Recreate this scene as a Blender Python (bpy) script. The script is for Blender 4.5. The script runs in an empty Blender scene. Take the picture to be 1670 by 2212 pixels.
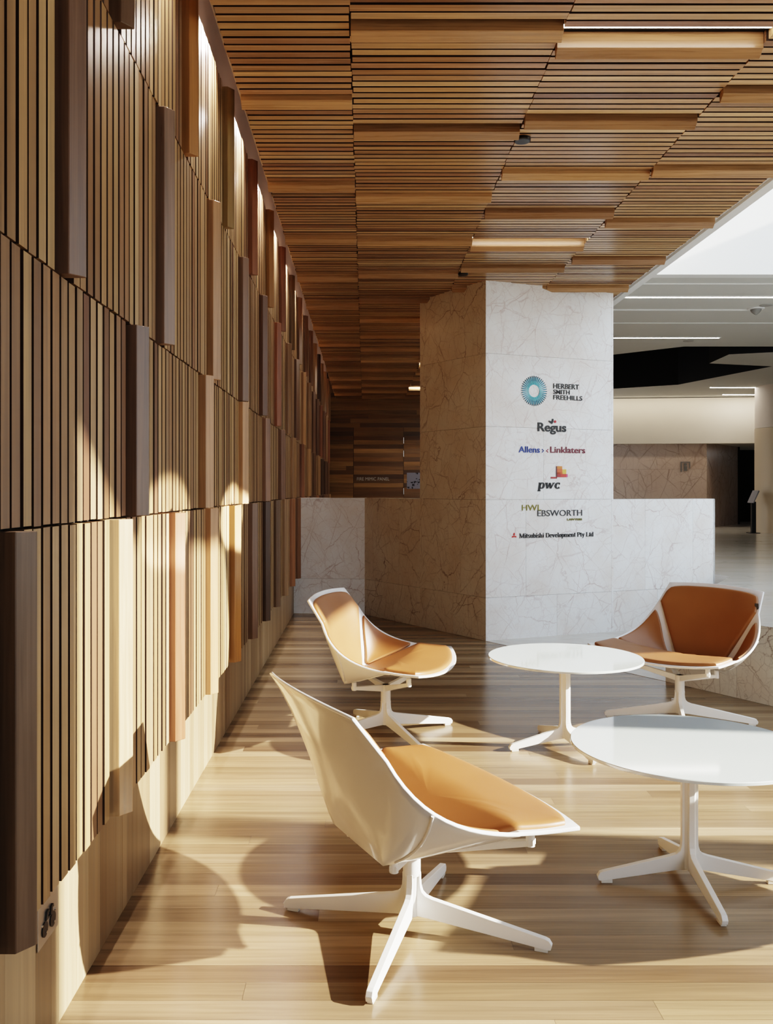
import bpy, bmesh, math, random
from mathutils import Vector, Matrix
from mathutils.geometry import tessellate_polygon
R = math.radians
rng = random.Random(7)
scene = bpy.context.scene
COL = scene.collection

# ------------------------------------------------------------------ helpers
class MB:
    """collects geometry, builds ONE mesh object"""
    def __init__(s): s.v = []; s.f = []; s.m = []
    def add(s, vs, fs, mi=0):
        b = len(s.v); s.v += [tuple(v) for v in vs]
        s.f += [tuple(b + i for i in f) for f in fs]; s.m += [mi] * len(fs)
    def box(s, x0, x1, y0, y1, z0, z1, mi=0):
        v = [(x, y, z) for x in (x0, x1) for y in (y0, y1) for z in (z0, z1)]
        s.add(v, [(0, 1, 3, 2), (4, 6, 7, 5), (0, 4, 5, 1), (2, 3, 7, 6), (0, 2, 6, 4), (1, 5, 7, 3)], mi)
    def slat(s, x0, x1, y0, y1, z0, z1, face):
        """a batten whose show face is timber and whose flanks have the gap shade painted in"""
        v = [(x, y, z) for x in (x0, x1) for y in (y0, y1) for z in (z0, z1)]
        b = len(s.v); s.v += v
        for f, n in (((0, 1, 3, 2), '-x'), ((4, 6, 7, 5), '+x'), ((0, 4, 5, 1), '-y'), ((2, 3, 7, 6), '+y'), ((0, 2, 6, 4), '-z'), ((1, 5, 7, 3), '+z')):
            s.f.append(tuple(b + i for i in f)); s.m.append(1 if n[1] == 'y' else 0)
    def prism(s, poly, z0, z1, mi=0, fn=None):
        """poly: list of 2D points; fn maps (a,b,c) to xyz, c runs z0..z1"""
        fn = fn or (lambda a, b, c: (a, b, c)); n = len(poly)
        v = [fn(a, b, z0) for a, b in poly] + [fn(a, b, z1) for a, b in poly]
        tri = tessellate_polygon([[Vector((a, b, 0)) for a, b in poly]])
        f = [(i, (i + 1) % n, n + (i + 1) % n, n + i) for i in range(n)]
        f += [tuple(t) for t in tri] + [tuple(n + i for i in reversed(t)) for t in tri]
        s.add(v, f, mi)
    def cyl(s, p0, p1, r0, r1=None, n=24, mi=0):
        r1 = r0 if r1 is None else r1
        p0 = Vector(p0); p1 = Vector(p1); d = (p1 - p0).normalized()
        a = d.orthogonal().normalized(); b = d.cross(a)
        v = []
        for p, r in ((p0, r0), (p1, r1)):
            for i in range(n):
                t = 2 * math.pi * i / n; v.append(p + (a * math.cos(t) + b * math.sin(t)) * r)
        f = [(i, (i + 1) % n, n + (i + 1) % n, n + i) for i in range(n)]
        f += [tuple(range(n - 1, -1, -1)), tuple(range(n, 2 * n))]
        s.add(v, f, mi)
    def build(s, name, mats, parent=None, smooth=False, angle=35, bevel=0, seg=2, fix=True):
        me = bpy.data.meshes.new(name); me.from_pydata(s.v, [], s.f)
        for m in (mats if isinstance(mats, (list, tuple)) else [mats]): me.materials.append(m)
        for p, i in zip(me.polygons, s.m): p.material_index = i
        if fix:
            bm = bmesh.new(); bm.from_mesh(me); bmesh.ops.recalc_face_normals(bm, faces=bm.faces); bm.to_mesh(me); bm.free()
        if smooth:
            me.polygons.foreach_set('use_smooth', [True] * len(me.polygons)); me.set_sharp_from_angle(angle=R(angle))
        me.update()
        o = bpy.data.objects.new(name, me); COL.objects.link(o)
        if parent: o.parent = parent
        if bevel:
            b = o.modifiers.new('b', 'BEVEL'); b.width = bevel; b.segments = seg; b.limit_method = 'ANGLE'; b.angle_limit = R(30)
        return o

def empty(name, loc=(0, 0, 0), rz=0):
    o = bpy.data.objects.new(name, None); COL.objects.link(o); o.location = loc; o.rotation_euler = (0, 0, rz); o.empty_display_size = .1
    return o
def tag(o, label=None, cat=None, group=None, kind=None):
    for k, v in (('label', label), ('category', cat), ('group', group), ('kind', kind)):
        if v: o[k] = v
    return o
def struct(o, label=None, cat=None): return tag(o, label, cat, None, 'structure')
def copy_tree(o, parent=None):
    c = o.copy(); COL.objects.link(c); c.parent = parent
    for ch in list(o.children): copy_tree(ch, c)
    return c

# ------------------------------------------------------------------ materials
def mat(name):
    m = bpy.data.materials.new(name); m.use_nodes = True; nt = m.node_tree
    return m, nt, nt.nodes['Principled BSDF']
def N(nt, t, **k):
    n = nt.nodes.new(t)
    for a, b in k.items():
        if a == 'inp':
            for i, v in b.items(): n.inputs[i].default_value = v
        else: setattr(n, a, b)
    return n
def plain(name, col, rough=.5, metal=0, coat=0, emit=0, ecol=None, spec=.5, noise=0):
    m, nt, p = mat(name)
    p.inputs['Base Color'].default_value = (*col, 1); p.inputs['Roughness'].default_value = rough
    p.inputs['Metallic'].default_value = metal; p.inputs['Coat Weight'].default_value = coat; p.inputs['Coat Roughness'].default_value = .06
    p.inputs['Specular IOR Level'].default_value = spec
    if emit:
        p.inputs['Emission Color'].default_value = (*(ecol or col), 1); p.inputs['Emission Strength'].default_value = emit
    if noise:
        t = N(nt, 'ShaderNodeTexCoord'); n = N(nt, 'ShaderNodeTexNoise', inp={'Scale': 3.0, 'Detail': 4.0})
        nt.links.new(t.outputs['Object'], n.inputs['Vector'])
        mx = N(nt, 'ShaderNodeMix', data_type='RGBA', inp={6: (*[c * (1 - noise) for c in col], 1), 7: (*[min(1, c * (1 + noise)) for c in col], 1)})
        nt.links.new(n.outputs['Fac'], mx.inputs[0]); nt.links.new(mx.outputs[2], p.inputs['Base Color'])
    return m
def srgb(r, g, b):
    if r > g > b and r - b > 20: g = g * .972
    return tuple((c / 255 / 12.92) if c <= 10 else ((c / 255 + .055) / 1.055) ** 2.4 for c in (r, g, b))

def wood(name, cols, axis, rough=.35, along=1.2, across=38, contrast=.35, coat=0, gain=1.0, spec=.5):
    """cols: palette walked by a random value per board; grain stretched along the axis"""
    m, nt, p = mat(name); L = nt.links.new
    geo = N(nt, 'ShaderNodeNewGeometry'); tc = N(nt, 'ShaderNodeTexCoord')
    ramp = N(nt, 'ShaderNodeValToRGB'); cr = ramp.color_ramp
    n = len(cols); cr.elements[0].position = 0; cr.elements[0].color = (*[c * gain for c in cols[0]], 1)
    cr.elements[1].position = 1; cr.elements[1].color = (*[c * gain for c in cols[-1]], 1)
    for i in range(1, n - 1):
        e = cr.elements.new(i / (n - 1)); e.color = (*[c * gain for c in cols[i]], 1)
    oi = N(nt, 'ShaderNodeObjectInfo'); ad = N(nt, 'ShaderNodeMath', operation='ADD'); fr_ = N(nt, 'ShaderNodeMath', operation='FRACT')
    L(geo.outputs['Random Per Island'], ad.inputs[0]); L(oi.outputs['Random'], ad.inputs[1]); L(ad.outputs[0], fr_.inputs[0]); L(fr_.outputs[0], ramp.inputs['Fac'])
    sc = [across * 3.2] * 3; sc['XYZ'.index(axis)] = along * 2.2
    off = N(nt, 'ShaderNodeMath', operation='MULTIPLY', inp={1: 77.0}); L(fr_.outputs[0], off.inputs[0])
    cmb = N(nt, 'ShaderNodeCombineXYZ')
    for i in range(3): L(off.outputs[0], cmb.inputs[i])
    mp = N(nt, 'ShaderNodeMapping', inp={'Scale': sc}); L(tc.outputs['Object'], mp.inputs['Vector']); L(cmb.outputs[0], mp.inputs['Location'])
    n1 = N(nt, 'ShaderNodeTexNoise', inp={'Scale': 1.0, 'Detail': 7.0, 'Roughness': .62, 'Distortion': .6}); L(mp.outputs[0], n1.inputs['Vector'])
    sc2 = [across * .5] * 3; sc2['XYZ'.index(axis)] = along * .6
    mp2 = N(nt, 'ShaderNodeMapping', inp={'Scale': sc2}); L(tc.outputs['Object'], mp2.inputs['Vector']); L(cmb.outputs[0], mp2.inputs['Location'])
    n2 = N(nt, 'ShaderNodeTexNoise', inp={'Scale': 1.0, 'Detail': 3.0, 'Distortion': 1.5}); L(mp2.outputs[0], n2.inputs['Vector'])
    r1 = N(nt, 'ShaderNodeMapRange', inp={1: .25, 2: .75, 3: 1 - contrast, 4: 1 + contrast * .7}); L(n1.outputs['Fac'], r1.inputs[0])
    r2 = N(nt, 'ShaderNodeMapRange', inp={1: .3, 2: .7, 3: 1 - contrast * .6, 4: 1 + contrast * .5}); L(n2.outputs['Fac'], r2.inputs[0])
    mu = N(nt, 'ShaderNodeMath', operation='MULTIPLY'); L(r1.outputs[0], mu.inputs[0]); L(r2.outputs[0], mu.inputs[1])
    vm = N(nt, 'ShaderNodeVectorMath', operation='SCALE'); L(ramp.outputs['Color'], vm.inputs[0]); L(mu.outputs[0], vm.inputs['Scale'])
    L(vm.outputs[0], p.inputs['Base Color'])
    p.inputs['Roughness'].default_value = rough; p.inputs['Coat Weight'].default_value = coat; p.inputs['Coat Roughness'].default_value = .18
    p.inputs['Specular IOR Level'].default_value = spec
    rr = N(nt, 'ShaderNodeMapRange', inp={1: .3, 2: .7, 3: rough * .85, 4: rough * 1.2}); L(n1.outputs['Fac'], rr.inputs[0]); L(rr.outputs[0], p.inputs['Roughness'])
    bp = N(nt, 'ShaderNodeBump', inp={'Strength': .06, 'Distance': .002}); L(n1.outputs['Fac'], bp.inputs['Height']); L(bp.outputs[0], p.inputs['Normal'])
    return m

def marble(name, base, vein, scale=1.0, strength=1.0, rough=.18, stretch=(1, 1, 1)):
    m, nt, p = mat(name); L = nt.links.new
    geo = N(nt, 'ShaderNodeNewGeometry'); tc = N(nt, 'ShaderNodeTexCoord')
    off = N(nt, 'ShaderNodeMath', operation='MULTIPLY', inp={1: 31.0}); L(geo.outputs['Random Per Island'], off.inputs[0])
    cmb = N(nt, 'ShaderNodeCombineXYZ')
    for i in range(3): L(off.outputs[0], cmb.inputs[i])
    mp = N(nt, 'ShaderNodeMapping', inp={'Scale': stretch, 'Rotation': (0, 0, 0)}); L(tc.outputs['Object'], mp.inputs['Vector']); L(cmb.outputs[0], mp.inputs['Location'])
    wn = N(nt, 'ShaderNodeTexNoise', inp={'Scale': 3.2 * scale, 'Detail': 5.0, 'Roughness': .6}); L(mp.outputs[0], wn.inputs['Vector'])
    tot = None
    for k, (ang, sc, w, a, msc, wp) in enumerate(((.5, (2.6, 2.6, .55), .016, .8, 1.4, .05), (-.75, (3.4, 3.4, .7), .016, .7, 1.7, .05), (1.25, (3.0, 3.0, .8), .014, .6, 1.3, .06),
                                        (.1, (5.5, 5.5, 2.6), .022, .5, 2.2, .16), (-.3, (1.5, 1.5, 1.1), .012, .9, .9, .14), (.9, (11, 11, 5), .03, .35, 2.6, .12))):
        wa = N(nt, 'ShaderNodeVectorMath', operation='MULTIPLY_ADD', inp={1: (wp, wp, wp)}); L(wn.outputs['Color'], wa.inputs[0]); L(mp.outputs[0], wa.inputs[2])
        m2 = N(nt, 'ShaderNodeMapping', vector_type='TEXTURE', inp={'Rotation': (0, ang, .3 * k), 'Scale': tuple(1 / (q * scale) for q in sc)}); L(wa.outputs[0], m2.inputs['Vector'])
        vo = N(nt, 'ShaderNodeTexVoronoi', feature='DISTANCE_TO_EDGE', inp={'Scale': 1.0}); L(m2.outputs[0], vo.inputs['Vector'])
        mr = N(nt, 'ShaderNodeMapRange', inp={1: 0.0, 2: w, 3: a, 4: 0.0}); L(vo.outputs['Distance'], mr.inputs[0])
        mk = N(nt, 'ShaderNodeTexNoise', inp={'Scale': msc * scale * 1.6, 'Detail': 4.0}); mk.noise_dimensions = '4D'; L(mp.outputs[0], mk.inputs['Vector']); mk.inputs['W'].default_value = 3.1 * k
        mm = N(nt, 'ShaderNodeMapRange', inp={1: .42, 2: .66, 3: 0.08, 4: 1.0}); L(mk.outputs['Fac'], mm.inputs[0])
        mu = N(nt, 'ShaderNodeMath', operation='MULTIPLY'); L(mr.outputs[0], mu.inputs[0]); L(mm.outputs[0], mu.inputs[1])
        if tot is None: tot = mu
        else:
            mx = N(nt, 'ShaderNodeMath', operation='MAXIMUM'); L(tot.outputs[0], mx.inputs[0]); L(mu.outputs[0], mx.inputs[1]); tot = mx
    st = N(nt, 'ShaderNodeMath', operation='MULTIPLY', inp={1: strength}); L(tot.outputs[0], st.inputs[0])
    cl = N(nt, 'ShaderNodeTexNoise', inp={'Scale': 1.6 * scale, 'Detail': 5.0}); L(mp.outputs[0], cl.inputs['Vector'])
    b2 = tuple(c * f for c, f in zip(base, (.92, .87, .83)))
    mb = N(nt, 'ShaderNodeMix', data_type='RGBA', inp={6: (*base, 1), 7: (*b2, 1)}); mrc = N(nt, 'ShaderNodeMapRange', inp={1: .4, 2: .7})
    L(cl.outputs['Fac'], mrc.inputs[0]); L(mrc.outputs[0], mb.inputs[0])
    mv = N(nt, 'ShaderNodeMix', data_type='RGBA', inp={7: (*vein, 1)}); L(st.outputs[0], mv.inputs[0]); L(mb.outputs[2], mv.inputs[6])
    L(mv.outputs[2], p.inputs['Base Color']); p.inputs['Roughness'].default_value = rough
    return m

WP = [srgb(*c) for c in ((112, 84, 58), (152, 124, 84), (172, 148, 104), (122, 92, 66), (164, 140, 98), (104, 76, 56), (186, 164, 122), (142, 112, 78), (158, 132, 90), (118, 94, 66))]
BP = [srgb(*c) for c in ((84, 64, 52), (140, 110, 84), (96, 76, 62), (170, 142, 104), (146, 98, 70), (116, 92, 74), (156, 128, 92), (74, 58, 48), (134, 104, 76))]
FP = [srgb(*c) for c in ((126, 107, 80), (172, 150, 114), (146, 124, 92), (188, 168, 132), (116, 95, 70), (160, 140, 105), (138, 118, 88), (178, 156, 119))]
SP = [srgb(*c) for c in ((142, 122, 90), (164, 145, 110), (126, 105, 76), (174, 156, 120), (152, 131, 98))]
CP = [srgb(*c) for c in ((126, 98, 70), (170, 144, 102), (144, 116, 82), (184, 160, 118), (112, 86, 64), (162, 134, 94), (136, 106, 80), (176, 151, 108))]
M_slat = wood('wall_slat_timber', WP, 'Z', .38, 1.0, 45, .34, gain=.98)
M_board = wood('projecting_board_timber', BP, 'Z', .32, 1.0, 30, .30)
M_skirt = wood('skirting_timber', SP, 'Z', .42, 1.0, 26, .20)
M_ceil = wood('ceiling_slat_timber', CP, 'X', .24, 1.0, 45, .30, gain=1.5)
M_cboard = wood('ceiling_board_timber', [srgb(*c) for c in ((146, 116, 80), (170, 140, 98), (132, 104, 74), (160, 130, 90))], 'X', .28, 1.0, 30, .30, gain=1.3)
M_floor = wood('floor_timber', FP, 'X', .22, .9, 24, .28, gain=.78, spec=.30)
M_bwall = wood('back_wall_timber', [srgb(*c) for c in ((120, 88, 54), (160, 126, 78), (96, 72, 50), (172, 138, 88), (84, 64, 48), (142, 108, 66))], 'X', .35, .9, 24, .35)
M_dark = plain('dark_backing', (.012, .009, .007), .8)
M_flank = plain('gap_shade_timber', srgb(66, 48, 35), .6, noise=.2)  # dark tone paints the shade between slats on to their flanks
M_gap = plain('floor_gap', (.05, .035, .02), .7)
M_plaster = plain('grey_plaster', srgb(196, 188, 174), .8, noise=.04)
M_whitewall = plain('white_plaster', (.80, .81, .80), .7, noise=.02)
M_lobceil = plain('lobby_ceiling_paint', (.62, .62, .59), .7, noise=.02)
M_cream = plain('cream_paint', (.66, .62, .55), .6, noise=.03)
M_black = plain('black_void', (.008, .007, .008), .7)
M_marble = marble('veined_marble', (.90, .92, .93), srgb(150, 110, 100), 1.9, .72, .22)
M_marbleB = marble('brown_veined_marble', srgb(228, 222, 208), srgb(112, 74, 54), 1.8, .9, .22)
M_marbleD = marble('dim_marble', srgb(190, 176, 158), srgb(90, 66, 52), .8, .9, .25)
M_mfloor = marble('lobby_floor_marble', srgb(206, 202, 194), srgb(120, 112, 104), .7, .55, .16, (.35, 1.6, 1))
M_shell = plain('white_lacquer', (.82, .83, .835), .22, coat=.6)
M_metal = plain('white_powder_coat', (.86, .86, .85), .38, coat=.1)
M_glasst = plain('white_glass', (.74, .81, .81), .05, coat=1.0, spec=.6)
M_glide = plain('clear_plastic_glide', (.75, .74, .70), .15)
M_blackp = plain('black_plastic', (.012, .012, .013), .35)
M_steel = plain('brushed_steel', (.52, .48, .43), .35, metal=.9)
M_chrome = plain('polished_steel', (.85, .83, .8), .15, metal=1)
M_light = plain('light_diffuser', (1, .95, .88), .5, emit=14, ecol=(1, .93, .84))
M_lightw = plain('warm_light_diffuser', (1, .9, .78), .5, emit=2.6, ecol=(1, .82, .6))
def leather():
    m, nt, p = mat('tan_leather'); L = nt.links.new
    t = N(nt, 'ShaderNodeTexCoord'); n = N(nt, 'ShaderNodeTexNoise', inp={'Scale': 260.0, 'Detail': 3.0}); L(t.outputs['Object'], n.inputs['Vector'])
    n2 = N(nt, 'ShaderNodeTexNoise', inp={'Scale': 5.0, 'Detail': 3.0}); L(t.outputs['Object'], n2.inputs['Vector'])
    mx = N(nt, 'ShaderNodeMix', data_type='RGBA', inp={6: (*srgb(138, 94, 54), 1), 7: (*srgb(156, 109, 64), 1)}); L(n2.outputs['Fac'], mx.inputs[0]); L(mx.outputs[2], p.inputs['Base Color'])
    p.inputs['Roughness'].default_value = .42
    b = N(nt, 'ShaderNodeBump', inp={'Strength': .12, 'Distance': .0006}); L(n.outputs['Fac'], b.inputs['Height']); L(b.outputs[0], p.inputs['Normal'])
    return m
M_leather = leather()

# ------------------------------------------------------------------ the room shell
YB = 17.3           # back wall
P = .0562           # slat pitch
XS = -.70           # slat faces of the left wall
XW = -.747          # skirting plane
ZC = 3.10           # ceiling slat faces

# floor: planks running across the picture
mb = MB(); pw = .082; y = -3.5
mb.add([(XW - .3, -3.5, -.004), (7.4, -3.5, -.004), (7.4, YB, -.004), (XW - .3, YB, -.004)], [(0, 1, 2, 3)], 1)
while y < YB:
    x = XW - rng.uniform(0, 3.0)
    while x < 7.4:
        l = rng.uniform(1.6, 4.2); a = max(x, XW); b = min(x + l, 7.4)
        if b > a: mb.add([(a, y, 0), (b - .0008, y, 0), (b - .0008, y + pw - .0010, 0), (a, y + pw - .0010, 0)], [(0, 1, 2, 3)])
        x += l
    y += pw
floor = struct(mb.build('floor', [M_floor, M_gap], fix=False), 'polished timber floor of long honey-coloured planks running across the room', 'floor')

# left wall: backing, skirting, four courses of vertical slats with deeper bevelled boards
mb = MB(); mb.box(XW - .2, XW + .004, -3.5, YB, .38, 3.31); wall = struct(mb.build('wall_left', M_dark), 'left wall clad in vertical timber slats in four staggered courses', 'wall')
mb = MB(); mb.box(XW - .2, XW + .001, -3.5, YB, 3.31, 3.80); mb.build('plaster_strip', M_plaster, wall)
mb = MB(); y = -3.5
while y < YB:
    w = rng.choice((.05, .065, .085, .10)); mb.box(XW - .1, XW + rng.uniform(0, .0006), y, min(y + w - .0006, YB), 0, .43); y += w
struct(mb.build('baseboard_left', M_skirt), 'smooth pale timber skirting of upright boards along left wall', 'skirting')
rows = [(.397, 1.217, 1.711, .7225), (1.223, 1.791, 2.62, 1.14), (1.797, 2.600, 2.02, .962), (2.606, 3.300, 2.452, .955)]
BC = {'dark': (104, 86, 66), 'cream': (196, 170, 128), 'red': (136, 94, 66), 'tan': (164, 132, 94), 'grey': (130, 110, 90), 'plum': (118, 97, 78), 'gold': (160, 120, 72), 'olive': (136, 116, 76)}
BM = {k: wood('board_timber_' + k, [srgb(*[x * f for x in c]) for f in (.94, 1.0, 1.06)], 'Z', .32, 1.0, 30, .28) for k, c in BC.items()}
SEQ = [['dark', 'cream', 'red', 'tan', 'gold', 'plum'], ['plum', 'tan', 'tan'], ['plum', 'grey', 'tan', 'plum'], ['dark', 'gold', 'olive', 'red', 'gold']]
for ri, (z0, z1, b0, st) in enumerate(rows):
    k0 = math.ceil((-3.4 - b0) / st); boards = [b0 + k * st for k in range(k0, 100) if b0 + k * st < YB - .1]
    mb = MB(); y = -3.5 + rng.uniform(0, P)
    while y < YB - .05:
        w = rng.uniform(.0412, .0445)
        if not any(y + w > b - .004 and y < b + .046 for b in boards):
            x1 = XS + rng.uniform(-.0015, .0015); mb.slat(XW, x1, y, y + w, z0 + rng.uniform(-.0015, .0015), z1 + rng.uniform(-.0015, .0015), 'x')
        y += P
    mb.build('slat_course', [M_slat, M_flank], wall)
    for b in boards:
        mb = MB(); mb.prism([(XW, b), (-.679, b), (-.651, b + .037), (-.653, b + .042), (XW, b + .042)], z0 - .001, z1 + .001)
        k = round((b - b0) / st); mb.build('projecting_board', BM[SEQ[ri][k]] if 0 <= k < len(SEQ[ri]) else M_board, wall, bevel=.0015, seg=1)

# timber ceiling: four columns of slats
cols = [(-.567, -.058, 2.90, 1.12), (-.055, .772, 3.41, .963), (.775, 1.607, 3.54, .705), (1.610, 2.335, 3.95, .955)]
mb = MB(); mb.box(-.567, 2.40, -3.5, YB, ZC + .048, ZC + .09)
ceil = struct(mb.build('ceiling', M_dark), 'low timber ceiling of slats in four staggered strips with deeper boards', 'ceiling')
LY = [3.455, 6.345, 9.30, 12.45, 15.40]     # recessed linear lights in the third strip
for ci, (x0, x1, b0, st) in enumerate(cols):
    k0 = math.ceil((-3.4 - b0) / st); boards = [b0 + k * st for k in range(k0, 100) if b0 + k * st < YB - .1]
    if ci == 2: boards = [b for b in boards if not any(abs(b - l) < .085 for l in LY)] + [l + .088 for l in LY]
    slots = LY if ci == 2 else []
    mb = MB(); y = -3.5 + rng.uniform(0, P)
    while y < YB - .05:
        w = rng.uniform(.0412, .0445)
        if not any(y + w > b - .004 and y < b + .046 for b in boards) and not any(y + w > l - .003 and y < l + .042 for l in slots):
            mb.slat(x0 + rng.uniform(-.004, .004), x1 + rng.uniform(-.004, .004), y, y + w, ZC + rng.uniform(-.0015, .0015), ZC + .047, 'z')
        y += P
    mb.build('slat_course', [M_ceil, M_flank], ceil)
    for b in boards:
        mb = MB(); mb.prism([(ZC + .047, b), (ZC - .020, b), (ZC - .048, b + .037), (ZC - .046, b + .042), (ZC + .047, b + .042)], x0, x1, fn=lambda a, bb, c: (c, bb, a))
        mb.build('projecting_board', M_cboard, ceil, bevel=.0015, seg=1)
places = ['nearest the camera', 'second from the camera', 'third from the camera, above the marble pillar', 'fourth from the camera, beyond the pillar', 'farthest, near the back wall']
for l, pl in zip(LY, places):
    t = empty('ceiling_light', (1.19, l, ZC)); tag(t, 'thin recessed strip light in timber ceiling, ' + pl, 'ceiling light', 'strip lights in the timber ceiling')
    mb = MB(); mb.box(-.414, .414, 0, .040, .030, .046); mb.build('housing', M_blackp, t)
    mb = MB(); mb.box(-.412, .412, .002, .012, .020, .029); mb.build('diffuser', M_light, t)
# ceiling edges: fascia beside the wall cove and towards the atrium, roof slab
mb = MB(); mb.box(-.575, -.568, -3.5, YB, ZC + .01, 3.80); mb.box(XW - .2, 2.48, -3.5, YB, 3.80, 3.9)
struct(mb.build('trim_1', M_plaster), 'grey plaster cove edge between slatted wall and timber ceiling', 'trim')
mb = MB(); mb.box(2.40, 2.47, -3.5, 9.5, ZC + .022, 3.8); mb.box(2.336, 2.40, -3.5, 9.5, ZC + .040, ZC + .060)
struct(mb.build('trim_2', M_whitewall), 'white edge trim along right side of timber ceiling', 'trim')

# back wall of horizontal planks with a flush door
mb = MB(); z = 0
DX0, DX1, DZ = -.2185, .761, 2.53
def plank_run(mb, xa, xb, z0, z1, y):
    x = xa - rng.uniform(0, .8)
    while x < xb:
        l = rng.uniform(.9, 2.4); a = max(x, xa); b = min(x + l, xb)
        if b - a > .02: mb.box(a, b - .001, y, y + .02, z0, z1 - .0012)
        x += l
while z < 3.8:
    z1 = z + .0843
    if z1 <= DZ + .01:
        plank_run(mb, XW, DX0 - .006, z, z1, YB); plank_run(mb, DX1 + .006, 3.0, z, z1, YB)
    else: plank_run(mb, XW, 3.0, z, z1, YB)
    z = z1
wb = struct(mb.build('wall_back', M_bwall), 'dim far wall of horizontal timber planks behind marble low wall', 'wall')
mb = MB(); mb.box(XW - .2, 3.0, YB + .02, YB + .1, 0, 3.8); mb.build('backing', M_dark, wb)
d = struct(empty('door_1', ((DX0 + DX1) / 2, YB, 0)), 'flush timber plank door in far wall with grey lettering', 'door')
mb = MB(); z = 0; hw = (DX1 - DX0) / 2
while z < DZ - .01:
    mb.box(-hw, hw, .001, .019, z, z + .083); z += .0843
mb.build('door_leaf', M_bwall, d)
for zc in (2.27, 2.01, 1.27, .3):
    mb = MB(); mb.cyl((hw + .003, -.006, zc - .06), (hw + .003, -.006, zc + .06), .011, n=12); mb.build('hinge', M_chrome, d, smooth=True)

# ------------------------------------------------------------------ flat lettering
def text_mesh(body, offset=0.0, spacing=1.0, extrude=0.0):
    cu = bpy.data.curves.new('t', 'FONT'); cu.body = body; cu.size = 1; cu.offset = offset; cu.space_character = spacing; cu.extrude = extrude; cu.resolution_u = 6
    o = bpy.data.objects.new('t', cu); COL.objects.link(o)
    bpy.context.view_layer.update()
    me = bpy.data.meshes.new_from_object(o.evaluated_get(bpy.context.evaluated_depsgraph_get()))
    bpy.data.objects.remove(o); bpy.data.curves.remove(cu)
    v = [tuple(p.co) for p in me.vertices]; f = [tuple(p.vertices) for p in me.polygons]; bpy.data.meshes.remove(me)
    return v, f
def fit_text(mb, body, u0, u1, zb, zt, ext=.003, offset=0.0, spacing=1.0, slant=0, mi=0, full=False, ref=None):
    """lettering between u0..u1, baseline zb, capitals up to zt; in (u, depth, z)"""
    v, f = text_mesh(body, offset, spacing, .5)
    xs = [p[0] for p in v]; x0, x1 = min(xs), max(xs)
    rv = text_mesh(ref or 'H')[0]; cap = max(p[1] for p in rv)
    s = (zt - zb) / cap
    out = [(u0 + (p[0] - x0) / (x1 - x0) * (u1 - u0) + slant * p[1] * s, -ext * (p[2] + .5), zb + p[1] * s) for p in v]
    mb.add(out, f, mi)
M_ink = plain('black_lettering', (.015, .015, .017), .4)
M_greyl = plain('grey_lettering', (.52, .51, .48), .5)
mb = MB(); fit_text(mb, 'FIRE MIMIC PANEL', -.425, .213, 1.482, 1.545, .003); mb.build('lettering', M_greyl, d, fix=False)
def diagram():
    m, nt, p = mat('printed_diagram'); L = nt.links.new; tc = N(nt, 'ShaderNodeTexCoord')
    bk = N(nt, 'ShaderNodeTexBrick', inp={'Scale': 9.0, 'Mortar Size': .07, 'Brick Width': .6, 'Row Height': .5, 'Color1': (0, 0, 0, 1), 'Color2': (1, 1, 1, 1), 'Mortar': (1, 1, 1, 1)})
    mp = N(nt, 'ShaderNodeMapping', inp={'Rotation': (R(90), 0, 0)}); L(tc.outputs['Object'], mp.inputs['Vector']); L(mp.outputs[0], bk.inputs['Vector'])
    ns = N(nt, 'ShaderNodeTexNoise', inp={'Scale': 14.0, 'Detail': 1.0}); L(tc.outputs['Object'], ns.inputs['Vector'])
    gt = N(nt, 'ShaderNodeMath', operation='GREATER_THAN', inp={1: .53}); L(ns.outputs['Fac'], gt.inputs[0])
    iv = N(nt, 'ShaderNodeMath', operation='LESS_THAN', inp={1: .5}); L(bk.outputs['Color'], iv.inputs[0])
    mu = N(nt, 'ShaderNodeMath', operation='MULTIPLY'); L(gt.outputs[0], mu.inputs[0]); L(iv.outputs[0], mu.inputs[1])
    mx = N(nt, 'ShaderNodeMix', data_type='RGBA', inp={6: (*srgb(136, 140, 158), 1), 7: (*srgb(40, 42, 52), 1)}); L(mu.outputs[0], mx.inputs[0]); L(mx.outputs[2], p.inputs['Base Color'])
    return m
# evacuation diagram beside the door
t = empty('evacuation_sign', (.99, YB, 1.478)); tag(t, 'blue-grey diagram sign on far plank wall beside the door', 'sign')
mb = MB(); mb.box(-.162, .162, -.006, -.001, -.158, .158); mb.build('panel', diagram(), t)
# ------------------------------------------------------------------ marble pillar and low walls
C0 = Vector((1.041, 7.56)); RC = Vector((2.275, 8.05)); RR = Vector((3.38, 8.489)); LC = Vector((.525, 8.355)); LL = Vector((0, 9.16)); L0 = Vector((XW, 9.25))
def tiles(mb, A, B, bands, mi=0, th=.02):
    """slabs on the face A->B (outside on the right of A->B seen from above), bands: (z0, z1, [joint distances])"""
    d = (B - A); L = d.length; d = d / L; n = Vector((d.y, -d.x))
    for z0, z1, js in bands:
        us = [0] + [j for j in js if 0 < j < L] + [L]
        for a, b in zip(us, us[1:]):
            g = .0010; p = A + d * (a + (g if a > 0 else 0)); q = A + d * (b - (g if b < L else 0)); ip = p - n * th; iq = q - n * th
            v = [(*p, z0 + g), (*q, z0 + g), (*q, z1 - g), (*p, z1 - g), (*ip, z0 + g), (*iq, z0 + g), (*iq, z1 - g), (*ip, z1 - g)]
            mb.add(v, [(0, 1, 2, 3), (4, 7, 6, 5), (0, 4, 5, 1), (3, 2, 6, 7), (0, 3, 7, 4), (1, 5, 6, 2)], mi)
ZL = 1.215
mb = MB(); fr = [(0, .37, [.72]), (.37, ZL, [.40]), (ZL, 1.845, [.58]), (1.845, 2.475, []), (2.475, 3.2, [])]
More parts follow.
